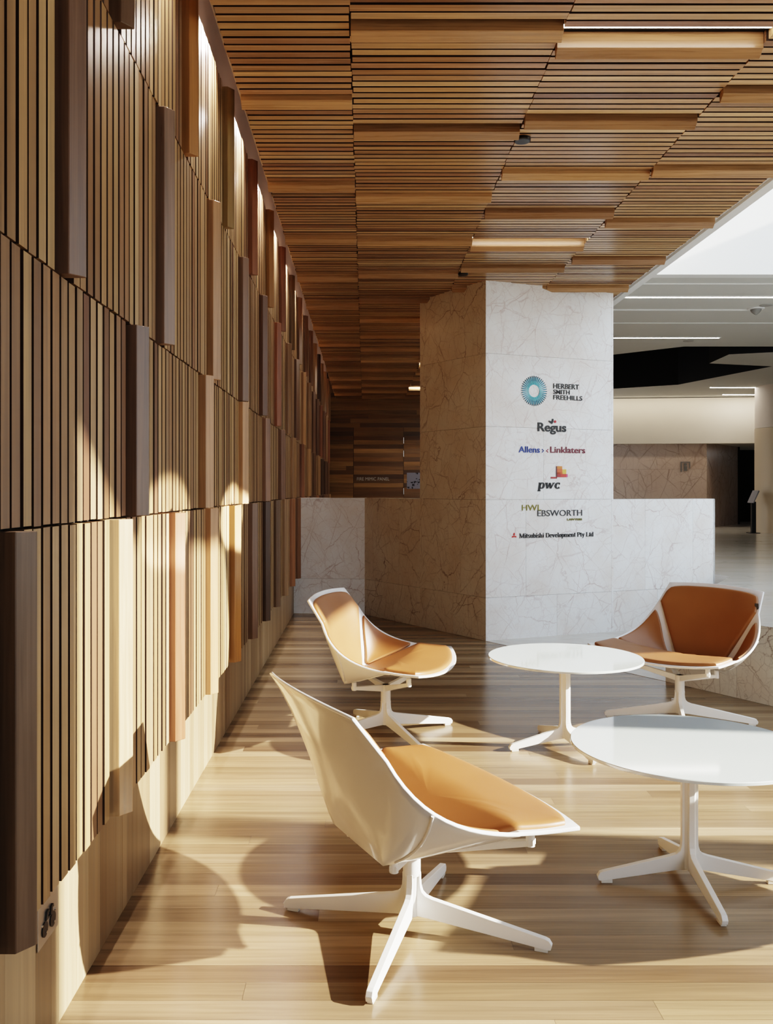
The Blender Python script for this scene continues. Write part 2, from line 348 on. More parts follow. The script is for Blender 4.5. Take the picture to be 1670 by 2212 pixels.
tiles(mb, C0, RC, fr)
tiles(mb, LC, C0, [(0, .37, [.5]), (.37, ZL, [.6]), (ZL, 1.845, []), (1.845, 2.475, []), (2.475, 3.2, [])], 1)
bk = Vector((1.7, 9.2))
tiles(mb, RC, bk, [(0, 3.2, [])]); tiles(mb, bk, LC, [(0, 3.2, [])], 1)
pil = struct(mb.build('marble_pillar', [M_marble, M_marbleB]), 'angular marble pillar carrying company names, white front and brown side', 'pillar')
mb = MB(); mb.prism([(C0.x, C0.y + .03), (RC.x - .03, RC.y + .01), (bk.x, bk.y - .03), (LC.x + .03, LC.y)], 0.001, 3.19); mb.build('core', M_dark, pil)
mb = MB()
def low_wall(mb, pts, bands, th=.18, mi=0):
    for (A, B), bd in zip(zip(pts, pts[1:]), bands):
        d = (B - A).normalized(); n = Vector((-d.y, d.x))
        tiles(mb, A, B, bd[0], bd[1]);
        mb.add([(*(A - n * 0), ZL), (*B, ZL), (*(B + n * th), ZL), (*(A + n * th), ZL), (*(A + n * th), 0), (*(B + n * th), 0)], [(0, 1, 2, 3), (3, 2, 5, 4)], bd[1])
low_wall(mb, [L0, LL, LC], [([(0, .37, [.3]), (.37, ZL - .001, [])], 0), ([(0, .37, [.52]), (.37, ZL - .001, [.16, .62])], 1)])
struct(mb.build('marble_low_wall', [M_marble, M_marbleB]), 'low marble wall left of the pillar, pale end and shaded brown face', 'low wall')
mb = MB(); low_wall(mb, [RC, RR], [([(0, .37, [.5]), (.37, ZL - .001, [.36, .92])], 0)])
e = (RR - RC).normalized(); n_ = Vector((-e.y, e.x)); tiles(mb, RR, RR + n_ * .18, [(0, ZL - .001, [])], 0)
struct(mb.build('marble_low_wall', [M_marble, M_marbleB]), 'low white marble wall right of the pillar, behind the far right chair', 'low wall')

# raised lobby platform with marble riser, marble strip in front of the pillar
B0 = Vector((2.041, 5.966)); bd = Vector((.41, -.69)).normalized(); B1 = B0 + bd * 6.5
ZP = .474
mb = MB(); tiles(mb, B0, B1, [(0, ZP, [.55, 1.35, 2.2, 3.1, 4.0])], 0)
eL = Vector((3.47, 8.35)); tiles(mb, eL, B0, [(0, ZP, [.9, 1.8])], 0)
struct(mb.build('platform_riser', [M_marbleB]), 'knee-high veined marble riser of the raised lobby, behind the far right chair', 'riser')
mb = MB(); far = 23.5
poly = [tuple(B0), tuple(B1), (16, B1.y), (16, far), (2.0, far), (2.0, 9.3), (3.3, 9.3), tuple(eL)]
tri = tessellate_polygon([[Vector((a, b, 0)) for a, b in poly]])
# marble slabs of the lobby floor
mb.add([(a, b, ZP) for a, b in poly], [tuple(t) for t in tri])
struct(mb.build('lobby_floor', M_mfloor), 'raised grey marble floor of the lobby beyond the low wall', 'floor')
for p_ in bpy.data.objects['lobby_floor'].data.polygons: pass
mb = MB(); q = C0 + Vector((-.0, -.004))
mb.prism([tuple(q), tuple(B0), tuple(eL), tuple(RR + Vector((0, .02))), tuple(C0 + Vector((.02, .03)))], -.002, .002)
struct(mb.build('marble_floor_strip', M_mfloor), 'polished marble strip of floor at foot of the pillar', 'floor')

# lobby beyond the atrium
ZLC = 3.30
def cpt(x, y):          # a point of the lobby ceiling seen at a picture position
    D = (ZLC - 1.3) * 1900 / (1058 - y); return ((x - 788) * D / 1900, D)
mb = MB(); mb.box(2.47, 16, 8.17, 8.3, ZLC, 7.5)
struct(mb.build('atrium_bulkhead', M_whitewall), 'bright white wall above the lobby ceiling, beside the timber ceiling edge', 'wall')
hole = [cpt(*p) for p in ((1240, 776), (1478, 748.5), (1750, 748.5), (1750, 757), (1575, 765.5), (1532, 785), (1668, 791.5), (1465, 831), (1240, 845))]
outer = [(2.0, 8.3), (16, 8.3), (16, 22), (2.0, 22)]
pts = [Vector((a, b, 0)) for a, b in outer + hole]
tri = tessellate_polygon([pts[:4], pts[4:]])
mb = MB(); mb.add([(p.x, p.y, ZLC) for p in pts], [tuple(t) for t in tri])
n = len(hole)
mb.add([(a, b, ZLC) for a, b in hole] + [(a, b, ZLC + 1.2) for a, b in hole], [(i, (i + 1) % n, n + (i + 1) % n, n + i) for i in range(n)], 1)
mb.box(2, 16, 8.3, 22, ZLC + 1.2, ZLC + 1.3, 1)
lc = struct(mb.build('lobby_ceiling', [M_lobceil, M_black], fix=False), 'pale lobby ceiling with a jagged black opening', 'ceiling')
mb = MB()
for yy, xa, xb in ((612, 1200, 1900), (697, 1200, 1900)):
    D = cpt(0, yy)[1]; mb.box((xa - 788) * D / 1900, (xb - 788) * D / 1900, D, D + .02, ZLC - .008, ZLC + .001)
D = cpt(0, 668)[1]; mb.box(2.3, (1625 - 788) * D / 1900, D, D + .03, ZLC - .012, ZLC + .001)
mb.build('ceiling_batten', M_whitewall, lc)
for yy, xa, xb, lab in ((641, 1351, 1900, 'long white strip light in lobby ceiling, nearest the atrium'), (729, 1150, 1554, 'white strip light in lobby ceiling, in front of the black opening'),
                        (836.5, 1536, 1655, 'upper of two short strip lights by the round column'), (852, 1563, 1660, 'lower of two short strip lights by the round column')):
    D = cpt(0, yy)[1]; xa = (xa - 788) * D / 1900; xb = (xb - 788) * D / 1900; w = .05 if D < 14 else .09
    t = empty('strip_light', ((xa + xb) / 2, D, ZLC)); tag(t, lab, 'ceiling light', 'strip lights in the lobby ceiling'); h = (xb - xa) / 2
    mb = MB(); mb.box(-h, h, -w / 2, w / 2, -.006, .03); mb.build('diffuser', M_light, t)
    mb = MB(); mb.box(-h - .01, h + .01, -w / 2 - .012, -w / 2, -.008, .03); mb.box(-h - .01, h + .01, w / 2, w / 2 + .012, -.008, .03); mb.build('frame', M_whitewall, t)
# far lobby walls
mb = MB(); mb.prism([(2.0, 19.5), (9.5, 18.75), (9.5, 19.0), (2.0, 19.75)], 2.30, 3.285); mb.prism([(2.0, 19.75), (9.5, 19.0), (12, 23), (2, 23)], 2.33, 2.36)
struct(mb.build('lobby_upper_wall', M_cream), 'cream upper wall of the lobby washed by light', 'wall')
mb = MB(); A = Vector((2.0, 19.62)); Bc = Vector((7.42, 19.08)); Cc = Vector((8.95, 21.1)); 
tiles(mb, A, Bc, [(ZP, 1.1, [1.1, 2.2, 3.3, 4.4]), (1.1, 1.75, [.6, 1.9, 3.1, 4.0, 4.9]), (1.75, 2.31, [1.1, 2.2, 3.3, 4.4])]); tiles(mb, Bc, Cc, [(ZP, 2.34, [.9])])
mb.prism([(2.0, 19.7), (7.40, 19.14), (8.90, 21.2), (8.6, 21.4), (2.0, 21)], ZP, 2.32, 1)
struct(mb.build('lobby_marble_wall', [M_marbleD, M_dark]), 'dim veined marble wall at far end of the lobby', 'wall')
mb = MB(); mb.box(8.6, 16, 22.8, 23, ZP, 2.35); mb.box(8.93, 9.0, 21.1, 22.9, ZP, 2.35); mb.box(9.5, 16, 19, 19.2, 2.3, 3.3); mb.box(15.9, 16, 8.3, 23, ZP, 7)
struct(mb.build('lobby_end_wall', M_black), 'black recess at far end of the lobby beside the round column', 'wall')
mb = MB(); mb.cyl((8.21, 17.0, ZP), (8.21, 17.0, 2.485), .62, n=64); mb.cyl((8.21, 17.0, 2.49), (8.21, 17.0, ZLC), .615, n=64, mi=1)
struct(mb.build('round_column', [plain('warm_column', srgb(206, 194, 164), .5), plain('pale_column', srgb(214, 208, 190), .5)], smooth=True), 'round cream column at right edge of the lobby', 'column')
# small lobby things
t = empty('information_stand', (7.40, 16.75, ZP)); tag(t, 'slim black information stand with tilted panel beside the round column', 'stand')
mb = MB(); mb.box(-.042, .042, -.03, .03, 0, .60); mb.build('post', M_blackp, t, bevel=.004)
mb = MB(); mb.box(-.10, .10, -.08, .08, 0, .012); mb.build('base', M_blackp, t, bevel=.003)
mb = MB(); c, s = math.cos(R(66)), math.sin(R(66))
mb.prism([(-.06, .58), (-.06 + .02, .575), (.062, .80), (.045, .815)], -.13, .13, fn=lambda a, b, cc: (a, cc, b)); mb.build('panel', plain('grey_screen', srgb(150, 150, 155), .3), t)
t = empty('smoke_detector', (*cpt(1633, 666), ZLC)); tag(t, 'small white dome detector on the lobby ceiling', 'smoke detector')
mb = MB(); mb.cyl((0, 0, 0), (0, 0, -.012), .09, .085); mb.build('base', M_whitewall, t, smooth=True)
mb = MB(); prev = .06
for i in range(5): mb.cyl((0, 0, -.012 - i * .012), (0, 0, -.024 - i * .012), .06 * math.cos(i * .28), .06 * math.cos((i + 1) * .28))
mb.build('dome', plain('smoked_dome', (.25, .25, .24), .2), t, smooth=True)
for xy, lab in (((1655, 659), 'small flush disc in lobby ceiling above the dome detector'), ((1487, 736), 'small flush disc in lobby ceiling beside the shorter strip light')):
    t = empty('ceiling_disc', (*cpt(*xy), ZLC)); tag(t, lab, 'ceiling fitting', 'flush ceiling discs')
    mb = MB(); mb.cyl((0, 0, .001), (0, 0, -.008), .07, .065); mb.build('cover', plain('grey_disc', (.4, .4, .38), .5), t, smooth=True)
t = empty('wall_pictogram', (6.97, 19.115, 1.80)); t.rotation_euler = (0, 0, -.0993); tag(t, 'small grey pictogram on dim marble wall of the lobby', 'sign')
mb = MB(); mb.box(-.10, .10, -.012, 0, .09, .11); mb.box(-.10, -.08, -.012, 0, -.11, .09); mb.box(.08, .10, -.012, 0, -.03, .09); mb.cyl((0, -.012, .05), (0, 0, .05), .03, n=16); mb.box(-.03, .03, -.012, 0, -.09, .012)
mb.build('symbol', plain('grey_symbol', (.16, .155, .15), .5), t)
# black round fittings in the timber ceiling
for (x, y), lab in (((.806, 4.50), 'black round fitting on timber ceiling, the nearer and larger-looking of two'), ((.815, 7.30), 'black round fitting on timber ceiling just in front of the pillar')):
    t = empty('ceiling_speaker', (x, y, ZC)); tag(t, lab, 'ceiling fitting', 'black fittings in the timber ceiling')
    mb = MB(); mb.cyl((0, 0, .02), (0, 0, -.016), .043, n=32); mb.cyl((0, 0, -.016), (0, 0, -.020), .043, .038, n=32); mb.build('housing', M_blackp, t, smooth=True)

# ------------------------------------------------------------------ company names on the pillar
fe = (RC - C0).normalized(); fn2 = Vector((fe.y, -fe.x))
def ut(x):      # distance along the front face of the pillar for a picture column
    k = (x - 788) / 1900; return (k * C0.y - C0.x) / (fe.x - k * fe.y)
def uz(x, y):
    t = ut(x); return t, 1.3 - (y - 1058) * (C0.y + fe.y * t) / 1900
def lz(x, y): return uz(1040 + x * .18987, 780 + y * .18987)    # from the close-up of the names
def sign(label, u, z):
    p = C0 + fe * u + fn2 * .0005
    t = empty('company_sign', (p.x, p.y, z), math.atan2(fe.y, fe.x)); return tag(t, label, 'sign', 'company names on the marble pillar')
def text_at(t, body, x0, x1, yb, yt, m, u, z, **k):
    mb = MB(); a, zb = lz(x0, yb); b, _ = lz(x1, yb); _, zt = lz((x0 + x1) / 2, yt); _, zb = lz((x0 + x1) / 2, yb)
    fit_text(mb, body, a - u, b - u, zb - z, zt - z, .006, **k); return mb
def col(name, r, g, b): return plain(name, srgb(r, g, b), .4)
# 1 ring of strokes and three stacked words
u, z = lz(598, 340); t = sign('teal ring of radiating strokes with three stacked black words, topmost on the pillar', u, z)
ro = (lz(752, 340)[0] - lz(444, 340)[0]) / 2; rz = (lz(598, 170)[1] - lz(598, 512)[1]) / 2; k = rz / .5 * .5
mb = MB(); nst = 40
for i in range(nst):
    a = 2 * math.pi * i / nst; r0 = .42; 
    for ra, rb, w0, w1, mi in ((.42, .66, .045, .05, 0), (.66, .90, .052, .06, 1), (.90, 1.0, .06, .035, 2)):
        d = Vector((math.cos(a), math.sin(a))); pd = Vector((-d.y, d.x))
        q = [d * ra - pd * w0 / 2, d * rb - pd * w1 / 2, d * rb + pd * w1 / 2, d * ra + pd * w0 / 2]
        mb.prism([(p.x * rz, p.y * rz) for p in q], -.006, 0, mi, fn=lambda a_, b_, c_: (a_, c_, b_))
mb.build('emblem', [col('light_teal', 96, 190, 206), col('mid_teal', 36, 138, 168), col('dark_teal', 40, 78, 96)], t)
mb = MB()
for body, yb, yt, xe in (('HERBERT', 318, 262, 1108), ('SMITH', 377, 329, 1002), ('FREEHILLS', 444, 393, 1145)):
    m2 = text_at(t, body, 817, xe, yb, yt, None, u, z, offset=.003); mb.add(m2.v, m2.f)
mb.build('lettering', M_ink, t, fix=False)
# 2
u, z = lz(800, 760); t = sign('bold black five-letter name with small tick and red dot above, second from top', u, z)
mb = text_at(t, 'Regus', 638, 963, 800, 706, None, u, z, offset=.022); mb.build('lettering', M_ink, t, fix=False)
def ribbon(mb, pts, w, ext=.006, mi=0):
    """flat stroke of varying width through 2D points"""
    P_ = [Vector(p) for p in pts]; ws = w if isinstance(w, (list, tuple)) else [w] * len(P_); Lp = []; Rp = []
    for i, p in enumerate(P_):
        d = (P_[min(i + 1, len(P_) - 1)] - P_[max(i - 1, 0)]).normalized(); nn = Vector((-d.y, d.x)) * ws[i] / 2; Lp.append(p + nn); Rp.append(p - nn)
    for i in range(len(P_) - 1):
        mb.prism([tuple(Lp[i]), tuple(Rp[i]), tuple(Rp[i + 1]), tuple(Lp[i + 1])], -ext, 0, mi, fn=lambda a, b, c: (a, c, b))
def L2(x, y, u, z): a, b = lz(x, y); return (a - u, b - z)
mb = MB(); ribbon(mb, [L2(764, 684, u, z), L2(782, 692, u, z), L2(800, 703, u, z), L2(806, 690, u, z), L2(810, 658, u, z)], [.012, .016, .022, .016, .016]); mb.build('tick', M_ink, t)
mb = MB(); p = L2(836, 689, u, z); mb.cyl((p[0], -.006, p[1]), (p[0], 0, p[1]), .0115, n=24); mb.build('dot', col('red_dot', 190, 40, 48), t)
# 3
u, z = lz(800, 1010); t = sign('two names in blue and dark red joined by small arrowheads, third from top', u, z)
mb = text_at(t, 'Allens', 422, 662, 1040, 972, None, u, z, offset=.010); mb.build('lettering', col('blue_lettering', 30, 62, 150), t, fix=False)
mb = text_at(t, 'Linklaters', 782, 1178, 1045, 977, None, u, z, offset=.010); mb.build('lettering', col('dark_red_lettering', 112, 34, 52), t, fix=False)
mb = MB(); ribbon(mb, [L2(688, 1002, u, z), L2(706, 1020, u, z), L2(688, 1038, u, z)], .006); mb.build('arrowhead', col('blue_arrow', 30, 62, 150), t)
mb = MB(); ribbon(mb, [L2(757, 1004, u, z), L2(739, 1021, u, z), L2(757, 1038, u, z)], .006); mb.build('arrowhead', col('red_arrow', 150, 30, 60), t)
# 4
u, z = lz(800, 1340); t = sign('three bold black lower-case letters under stacked orange and red blocks, fourth from top', u, z)
mb = MB()
for x0, x1, y0, y1, mi in ((855, 916, 1196, 1226, 0), (858, 916, 1226, 1262, 1), (916, 962, 1232, 1284, 2), (858, 920, 1262, 1286, 1), (858, 898, 1264, 1320, 4), (898, 962, 1286, 1320, 3), (962, 978, 1286, 1320, 5), (788, 855, 1318, 1336, 4), (849, 857, 1196, 1336, 6)):
    a = L2(x0, y1, u, z); b = L2(x1, y0, u, z); mb.box(a[0], b[0], -.006, 0, a[1], b[1], mi)
mb.build('emblem', [col('orange_a', 214, 140, 70), col('orange_b', 216, 110, 66), col('yellow_block', 222, 196, 90), col('red_block', 206, 74, 62), col('dark_red_block', 168, 62, 60), col('pink_block', 206, 90, 140), col('brown_edge', 110, 60, 60)], t)
def arcp(cx, cz, rx, rz, a0, a1, n=14): return [(cx + rx * math.cos(R(a0 + (a1 - a0) * i / n)), cz + rz * math.sin(R(a0 + (a1 - a0) * i / n))) for i in range(n + 1)]
# stroke letters with serifs, drawn in units of x-height = 1
def glyph(ch):
    S = .26; T = .10     # stem, thin
    st = lambda x, a, b: ([(x, a), (x, b)], S); bar = lambda x0, x1, y: ([(x0, y), (x1, y)], .08)
    bowl = lambda cx, rx, a0, a1, cy=.5, ry=.46: (arcp(cx, cy, rx, ry, a0, a1), [T + (S - T) * abs(math.cos(R(a0 + (a1 - a0) * i / 14))) for i in range(15)])
    G = {
        'M': (1.62, [([(.2, 0), (.2, 1.42)], .12), ([(.22, 1.42), (.80, .05)], S), ([(.80, .05), (1.36, 1.42)], .12), st(1.40, 0, 1.42), bar(0, .42, .04), bar(1.18, 1.62, .04), bar(0, .34, 1.40), bar(1.28, 1.62, 1.40)]),
        'i': (.50, [st(.26, 0, 1.0), bar(.02, .50, .04), bar(.04, .26, .96), ([(.14, 1.30), (.38, 1.30)], .24)]),
        't': (.52, [st(.22, .1, 1.3), bar(0, .50, .95), ([(.22, .12), (.34, .05), (.50, .10)], [.2, .12, .06])]),
        's': (.66, [(arcp(.33, .73, .22, .22, 30, 250) + arcp(.33, .27, .22, .22, 70, -150), .17)]),
        'u': (.92, [st(.20, .3, 1), ([(.20, .3), (.24, .10), (.40, .06), (.58, .14), (.66, .3)], [S, .2, .12, .1, .1]), st(.70, 0, 1), bar(.02, .2, .96), bar(.52, .7, .96), bar(.7, .9, .04)]),
        'b': (.88, [st(.18, 0, 1.45), bowl(.46, .28, -170, 170), bar(0, .18, 1.42)]),
        'h': (.94, [st(.18, 0, 1.45), bar(0, .38, .04), bar(0, .18, 1.42), ([(.2, .8), (.36, .94), (.52, .95), (.64, .84), (.68, .6)], [.08, .1, .14, .2, S]), st(.70, 0, .65), bar(.52, .92, .04)]),
        'D': (1.28, [st(.26, 0, 1.42), bar(.02, .62, .04), bar(.02, .62, 1.38), bowl(.58, .52, -88, 88, .71, .68)]),
        'e': (.78, [bowl(.38, .28, 5, 320), ([(.14, .54), (.66, .54)], .09)]),
        'v': (.90, [([(.16, .96), (.46, .02)], S * .9), ([(.46, .02), (.74, .96)], .10), bar(0, .34, .96), bar(.58, .9, .96)]),
        'l': (.48, [st(.24, 0, 1.45), bar(.02, .46, .04), bar(.04, .24, 1.42)]),
        'o': (.82, [bowl(.41, .29, 0, 360)]),
        'p': (.90, [st(.2, -.42, 1), bar(0, .42, -.40), bar(.02, .2, .96), bowl(.48, .28, -165, 165)]),
        'm': (1.42, [st(.18, 0, 1), bar(0, .38, .04), bar(0, .18, .96), ([(.2, .8), (.38, .94), (.56, .94), (.66, .82), (.68, .6)], [.08, .1, .14, .2, S]), st(.70, 0, .65), bar(.54, .88, .04), ([(.74, .8), (.90, .94), (1.06, .94), (1.16, .82), (1.2, .6)], [.08, .1, .14, .2, S]), st(1.22, 0, .65), bar(1.04, 1.42, .04)]),
        'n': (.94, [st(.18, 0, 1), bar(0, .38, .04), bar(0, .18, .96), ([(.2, .8), (.36, .94), (.52, .95), (.64, .84), (.68, .6)], [.08, .1, .14, .2, S]), st(.70, 0, .65), bar(.52, .92, .04)]),
        'P': (1.08, [st(.26, 0, 1.42), bar(.02, .52, .04), bar(.02, .56, 1.38), bar(.26, .6, .66), bowl(.58, .36, -88, 88, 1.02, .36)]),
        'y': (.88, [([(.16, .96), (.46, .05)], S * .9), ([(.74, .96), (.40, -.26), (.26, -.36), (.10, -.32)], [.1, .1, .12, .14]), bar(0, .34, .96), bar(.56, .88, .96)]),
        'L': (1.10, [st(.26, 0, 1.42), bar(.02, 1.04, .05), bar(.02, .52, 1.38), ([(1.0, .02), (1.02, .40)], .08)]),
        'd': (.90, [st(.66, 0, 1.45), bowl(.38, .28, 10, 350), bar(.48, .66, 1.42), bar(.66, .88, .04)]),
        'w': (1.30, [([(.14, .96), (.38, .02)], S), ([(.38, .04), (.62, .96)], .11), ([(.60, .96), (.84, .02)], S), ([(.84, .04), (1.14, .96)], .12), bar(0, .34, .95), bar(1.0, 1.3, .95)]),
        'c': (.80, [bowl(.42, .30, 50, 320), ([(.52, .84), (.68, .84)], .2)]),
        ' ': (.42, [])}
    return G[ch]
def stroke_text(body, x0, x1, yb, yx, u, z, track=.06, slant=0, fat=1.0):
    mb = MB(); W = sum(glyph(c)[0] + track for c in body) - track
    a, _ = lz(x0, yb); b, _ = lz(x1, yb); _, zb = lz((x0 + x1) / 2, yb); _, zx = lz((x0 + x1) / 2, yx); sx = (b - a) / W; sz = zx - zb; cur = 0
    for c in body:
        w, st = glyph(c)
        for pts, ww in st:
            q = [(a - u + (cur + p[0] + slant * p[1]) * sx, zb - z + p[1] * sz) for p in pts]; s = (sx + sz) / 2 * fat
            ribbon(mb, q, [x * s for x in ww] if isinstance(ww, list) else ww * s)
        cur += w + track
    return mb
stroke_text('pwc', 640, 893, 1450, 1384, u, z, .04, .12, 1.25).build('lettering', M_ink, t)
# 5
u, z = lz(800, 1720); t = sign('thin olive initials stepping down to a grey word, fifth from top', u, z)
text_at(t, 'HWL', 460, 680, 1700, 1634, None, u, z, offset=-.004).build('lettering', col('olive_lettering', 132, 130, 42), t, fix=False)
text_at(t, 'EBSWORTH', 636, 1143, 1762, 1694, None, u, z, offset=-.004).build('lettering', col('charcoal_lettering', 58, 60, 64), t, fix=False)
text_at(t, 'LAWYERS', 973, 1143, 1812, 1790, None, u, z, offset=.03).build('lettering', col('olive_small_lettering', 110, 108, 30), t, fix=False)
# 6
u, z = lz(800, 1975); t = sign('long black serif name behind a red three-diamond mark, lowest on the pillar', u, z)
mb = MB(); cx_, cz_ = L2(371, 1988, u, z); s = .0285
for a in (90, 210, 330):
    d1 = Vector((math.cos(R(a)), math.sin(R(a)))); d2 = Vector((-d1.y, d1.x)) * .5 / .866 * .866
    q = [Vector((0, 0)), d1 * .5 * 1.0 + Vector((-d1.y, d1.x)) * .29, d1 * 1.0, d1 * .5 - Vector((-d1.y, d1.x)) * .29]
    mb.prism([(cx_ + p.x * s * .98, cz_ + p.y * s * .98) for p in q], -.006, 0, fn=lambda a_, b_, c_: (a_, c_, b_))
mb.build('emblem', col('red_mark', 204, 52, 48), t)
stroke_text('Mitsubishi Development Pty Ltd', 430, 1274, 2004, 1968, u, z, .03, 0, .95).build('lettering', M_ink, t)

# ------------------------------------------------------------------ power outlet low on the wall
t = empty('wall_outlet', (XW + .001, 2.066, .292)); tag(t, 'steel socket plate low on skirting beside first projecting board', 'outlet')
mb = MB(); mb.box(0, .003, -.066, .066, -.046, .060); mb.build('plate', M_steel, t, bevel=.001, seg=1)
for yy in (-.027, .024):
    mb = MB(); mb.cyl((.003, yy, -.011), (.006, yy, -.011), .0175, n=32); s_ = mb.build('socket', M_blackp, t, smooth=True)
    mb = MB(); mb.cyl((.003, yy - .017 if yy < 0 else yy + .017, .004), (.006, yy - .017 if yy < 0 else yy + .017, .004), .003, n=12); mb.build('screw', M_chrome, t)
    mb = MB(); mb.cyl((.006, yy + .004, -.019), (.008, yy + .004, -.019), .003, n=12); mb.build('pin', M_chrome, s_)
mb = MB()
for yy in (-.012, .016):
    mb.prism([(yy - .014, .008), (yy - .008, .026), (yy + .004, .028), (yy + .008, .020), (yy, .021), (yy - .003, .008)], .003, .008, fn=lambda a, b, c: (c, a, b))
mb.box(.003, .007, -.02, .02, .006, .010); mb.build('clip', M_blackp, t)

# ------------------------------------------------------------------ lounge chairs
sT = Vector((.3044, -.3276, .7359)); sS = Vector((.3243, -.2428, .6231)); sF = Vector((.4243, .2775, .4062)); sB = Vector((.1617, -.1747, .2938))
q1 = Vector((.4033, -.1605, .4386)); q2 = Vector((.3957, .0319, .4064)); TF = .74
def bez(t): return sS * (1 - t) ** 3 + q1 * (3 * (1 - t) ** 2 * t) + q2 * (3 * (1 - t) * t * t) + sF * t ** 3
VS = .72
def backS(a, v):
    e = sB.lerp(sS, v / VS) if v <= VS else sS.lerp(sT, (v - VS) / (1 - VS))
    yc = sB.y - .425 * (e.z - sB.z)
    k = a * a
    zz = e.z + (.012 * (1 - k) if v > VS else 0) * ((v - VS) / (1 - VS) if v > VS else 0)
    return Vector((e.x * a, yc * (1 - k) + e.y * k, zz))
VF = .62
def seatS(a, v):
    e = sB.lerp(bez(TF), v / VF) if v <= VF else bez(TF + (1 - TF) * (v - VF) / (1 - VF))
    k = 1 - abs(a) ** 2.2; g = max(0, (v - .25) / .75)
    return Vector((e.x * a, e.y + .085 * k * g ** 1.4, e.z - k * (.030 * g + .012 * math.sin(math.pi * v))))
def wingS(r, t, sgn):
    p = sB.lerp(bez(t * TF), r); p = p + Vector((.012, 0, -.006)) * math.sin(math.pi * min(1, r)) * math.sin(math.pi * t); p.x *= sgn; return p
def grid(mb, fn, us, vs):
    n = len(us); v = [fn(a, b) for b in vs for a in us]
    mb.add(v, [(j * n + i, j * n + i + 1, (j + 1) * n + i + 1, (j + 1) * n + i) for j in range(len(vs) - 1) for i in range(n - 1)])
def lin(a, b, n): return [a + (b - a) * i / n for i in range(n + 1)]
def chaikin(p, n=2, r=.25):
    for _ in range(n):
        p = [tuple((1 - w) * x + w * y for x, y in zip(p[i], p[(i + 1) % len(p)])) for i in range(len(p)) for w in (r, 1 - r)]
    return p
def dense(p, m=6): return [tuple(x + (y - x) * k / m for x, y in zip(p[i], p[(i + 1) % len(p)])) for i in range(len(p)) for k in range(m)]
def cushion(name, fn, poly, ctr, th, parent, flip=1, rc=.07):
    """padded panel lying on a surface fn(u, v), outline poly in (u, v)"""
    cut = []
    for i, p in enumerate(poly):
        for q in (poly[i - 1], poly[(i + 1) % len(poly)]):
            k = min(.45, rc / max(1e-6, math.dist(p, q))); cut.append(tuple(x + (y - x) * k for x, y in zip(p, q)))
    pl = dense(chaikin(cut, 2, .25), 2); n = len(pl); mb = MB()
    rings = [(1.0, 0), (1.0, .45), (.988, .72), (.96, .9), (.91, .99), (.82, 1.08), (.66, 1.14), (.45, 1.18), (.22, 1.2)]
    def nrm(u, v):
        h = 1e-3; a = fn(u + h, v) - fn(u - h, v); b = fn(u, v + h) - fn(u, v - h); c = a.cross(b)
        return c.normalized() * flip if c.length > 1e-12 else Vector((0, 0, 1))
    def pt(u, v, hh): return fn(u, v) + nrm(u, v) * (th * hh + .0005)
    vs = []
    for s, hh in rings:
        for u, v in pl:
            a = ctr[0] + (u - ctr[0]) * s; b = ctr[1] + (v - ctr[1]) * s; vs.append(pt(a, b, hh))
    vs.append(pt(*ctr, 1.2)); m = len(rings)
    fs = [(k * n + i, k * n + (i + 1) % n, (k + 1) * n + (i + 1) % n, (k + 1) * n + i) for k in range(m - 1) for i in range(n)]
    fs += [((m - 1) * n + i, (m - 1) * n + (i + 1) % n, m * n) for i in range(n)]
    mb.add(vs, fs); return mb.build(name, M_leather, parent, smooth=True, angle=70)

def blade(mb, profile, th, ang=0):
    """upright blade: (r, z) outline given thickness, turned about z"""
    c, s = math.cos(ang), math.sin(ang)
    mb.prism(profile, -th / 2, th / 2, fn=lambda a, b, t: (a * c - t * s, a * s + t * c, b))
def leg_profile(L, top, ph):
    arc = [(.027 + .05 * (1 - math.cos(R(a))), ph - .05 + .045 * (1 - math.sin(R(a))) * 1.0) for a in (0, 25, 50, 75)]
    arc = [(.0265, ph + .03), (.028, ph + .012), (.033, ph - .004), (.044, ph - .014), (.062, ph - .020)]
    return [(0, .047), (.05, .044), (L - .01, .0075), (L, .0085), (L + .004, .022), (L - .004, .0345), (L - .014, .0385)] + arc[::-1] + [(.0265, top), (0, top)]
def star_base(root, L, top, ang0=45, ph=.122):
    for k in range(4):
        mb = MB(); blade(mb, leg_profile(L, top, ph), .0185, 0)
        o = mb.build('leg', M_metal, root, bevel=.0016); o.rotation_euler.z = R(ang0 + 90 * k)
        g = MB(); g.box(L - .045, L - .008, -.0085, .0085, 0, .0125); g.build('glide', M_glide, o, bevel=.001, seg=1)

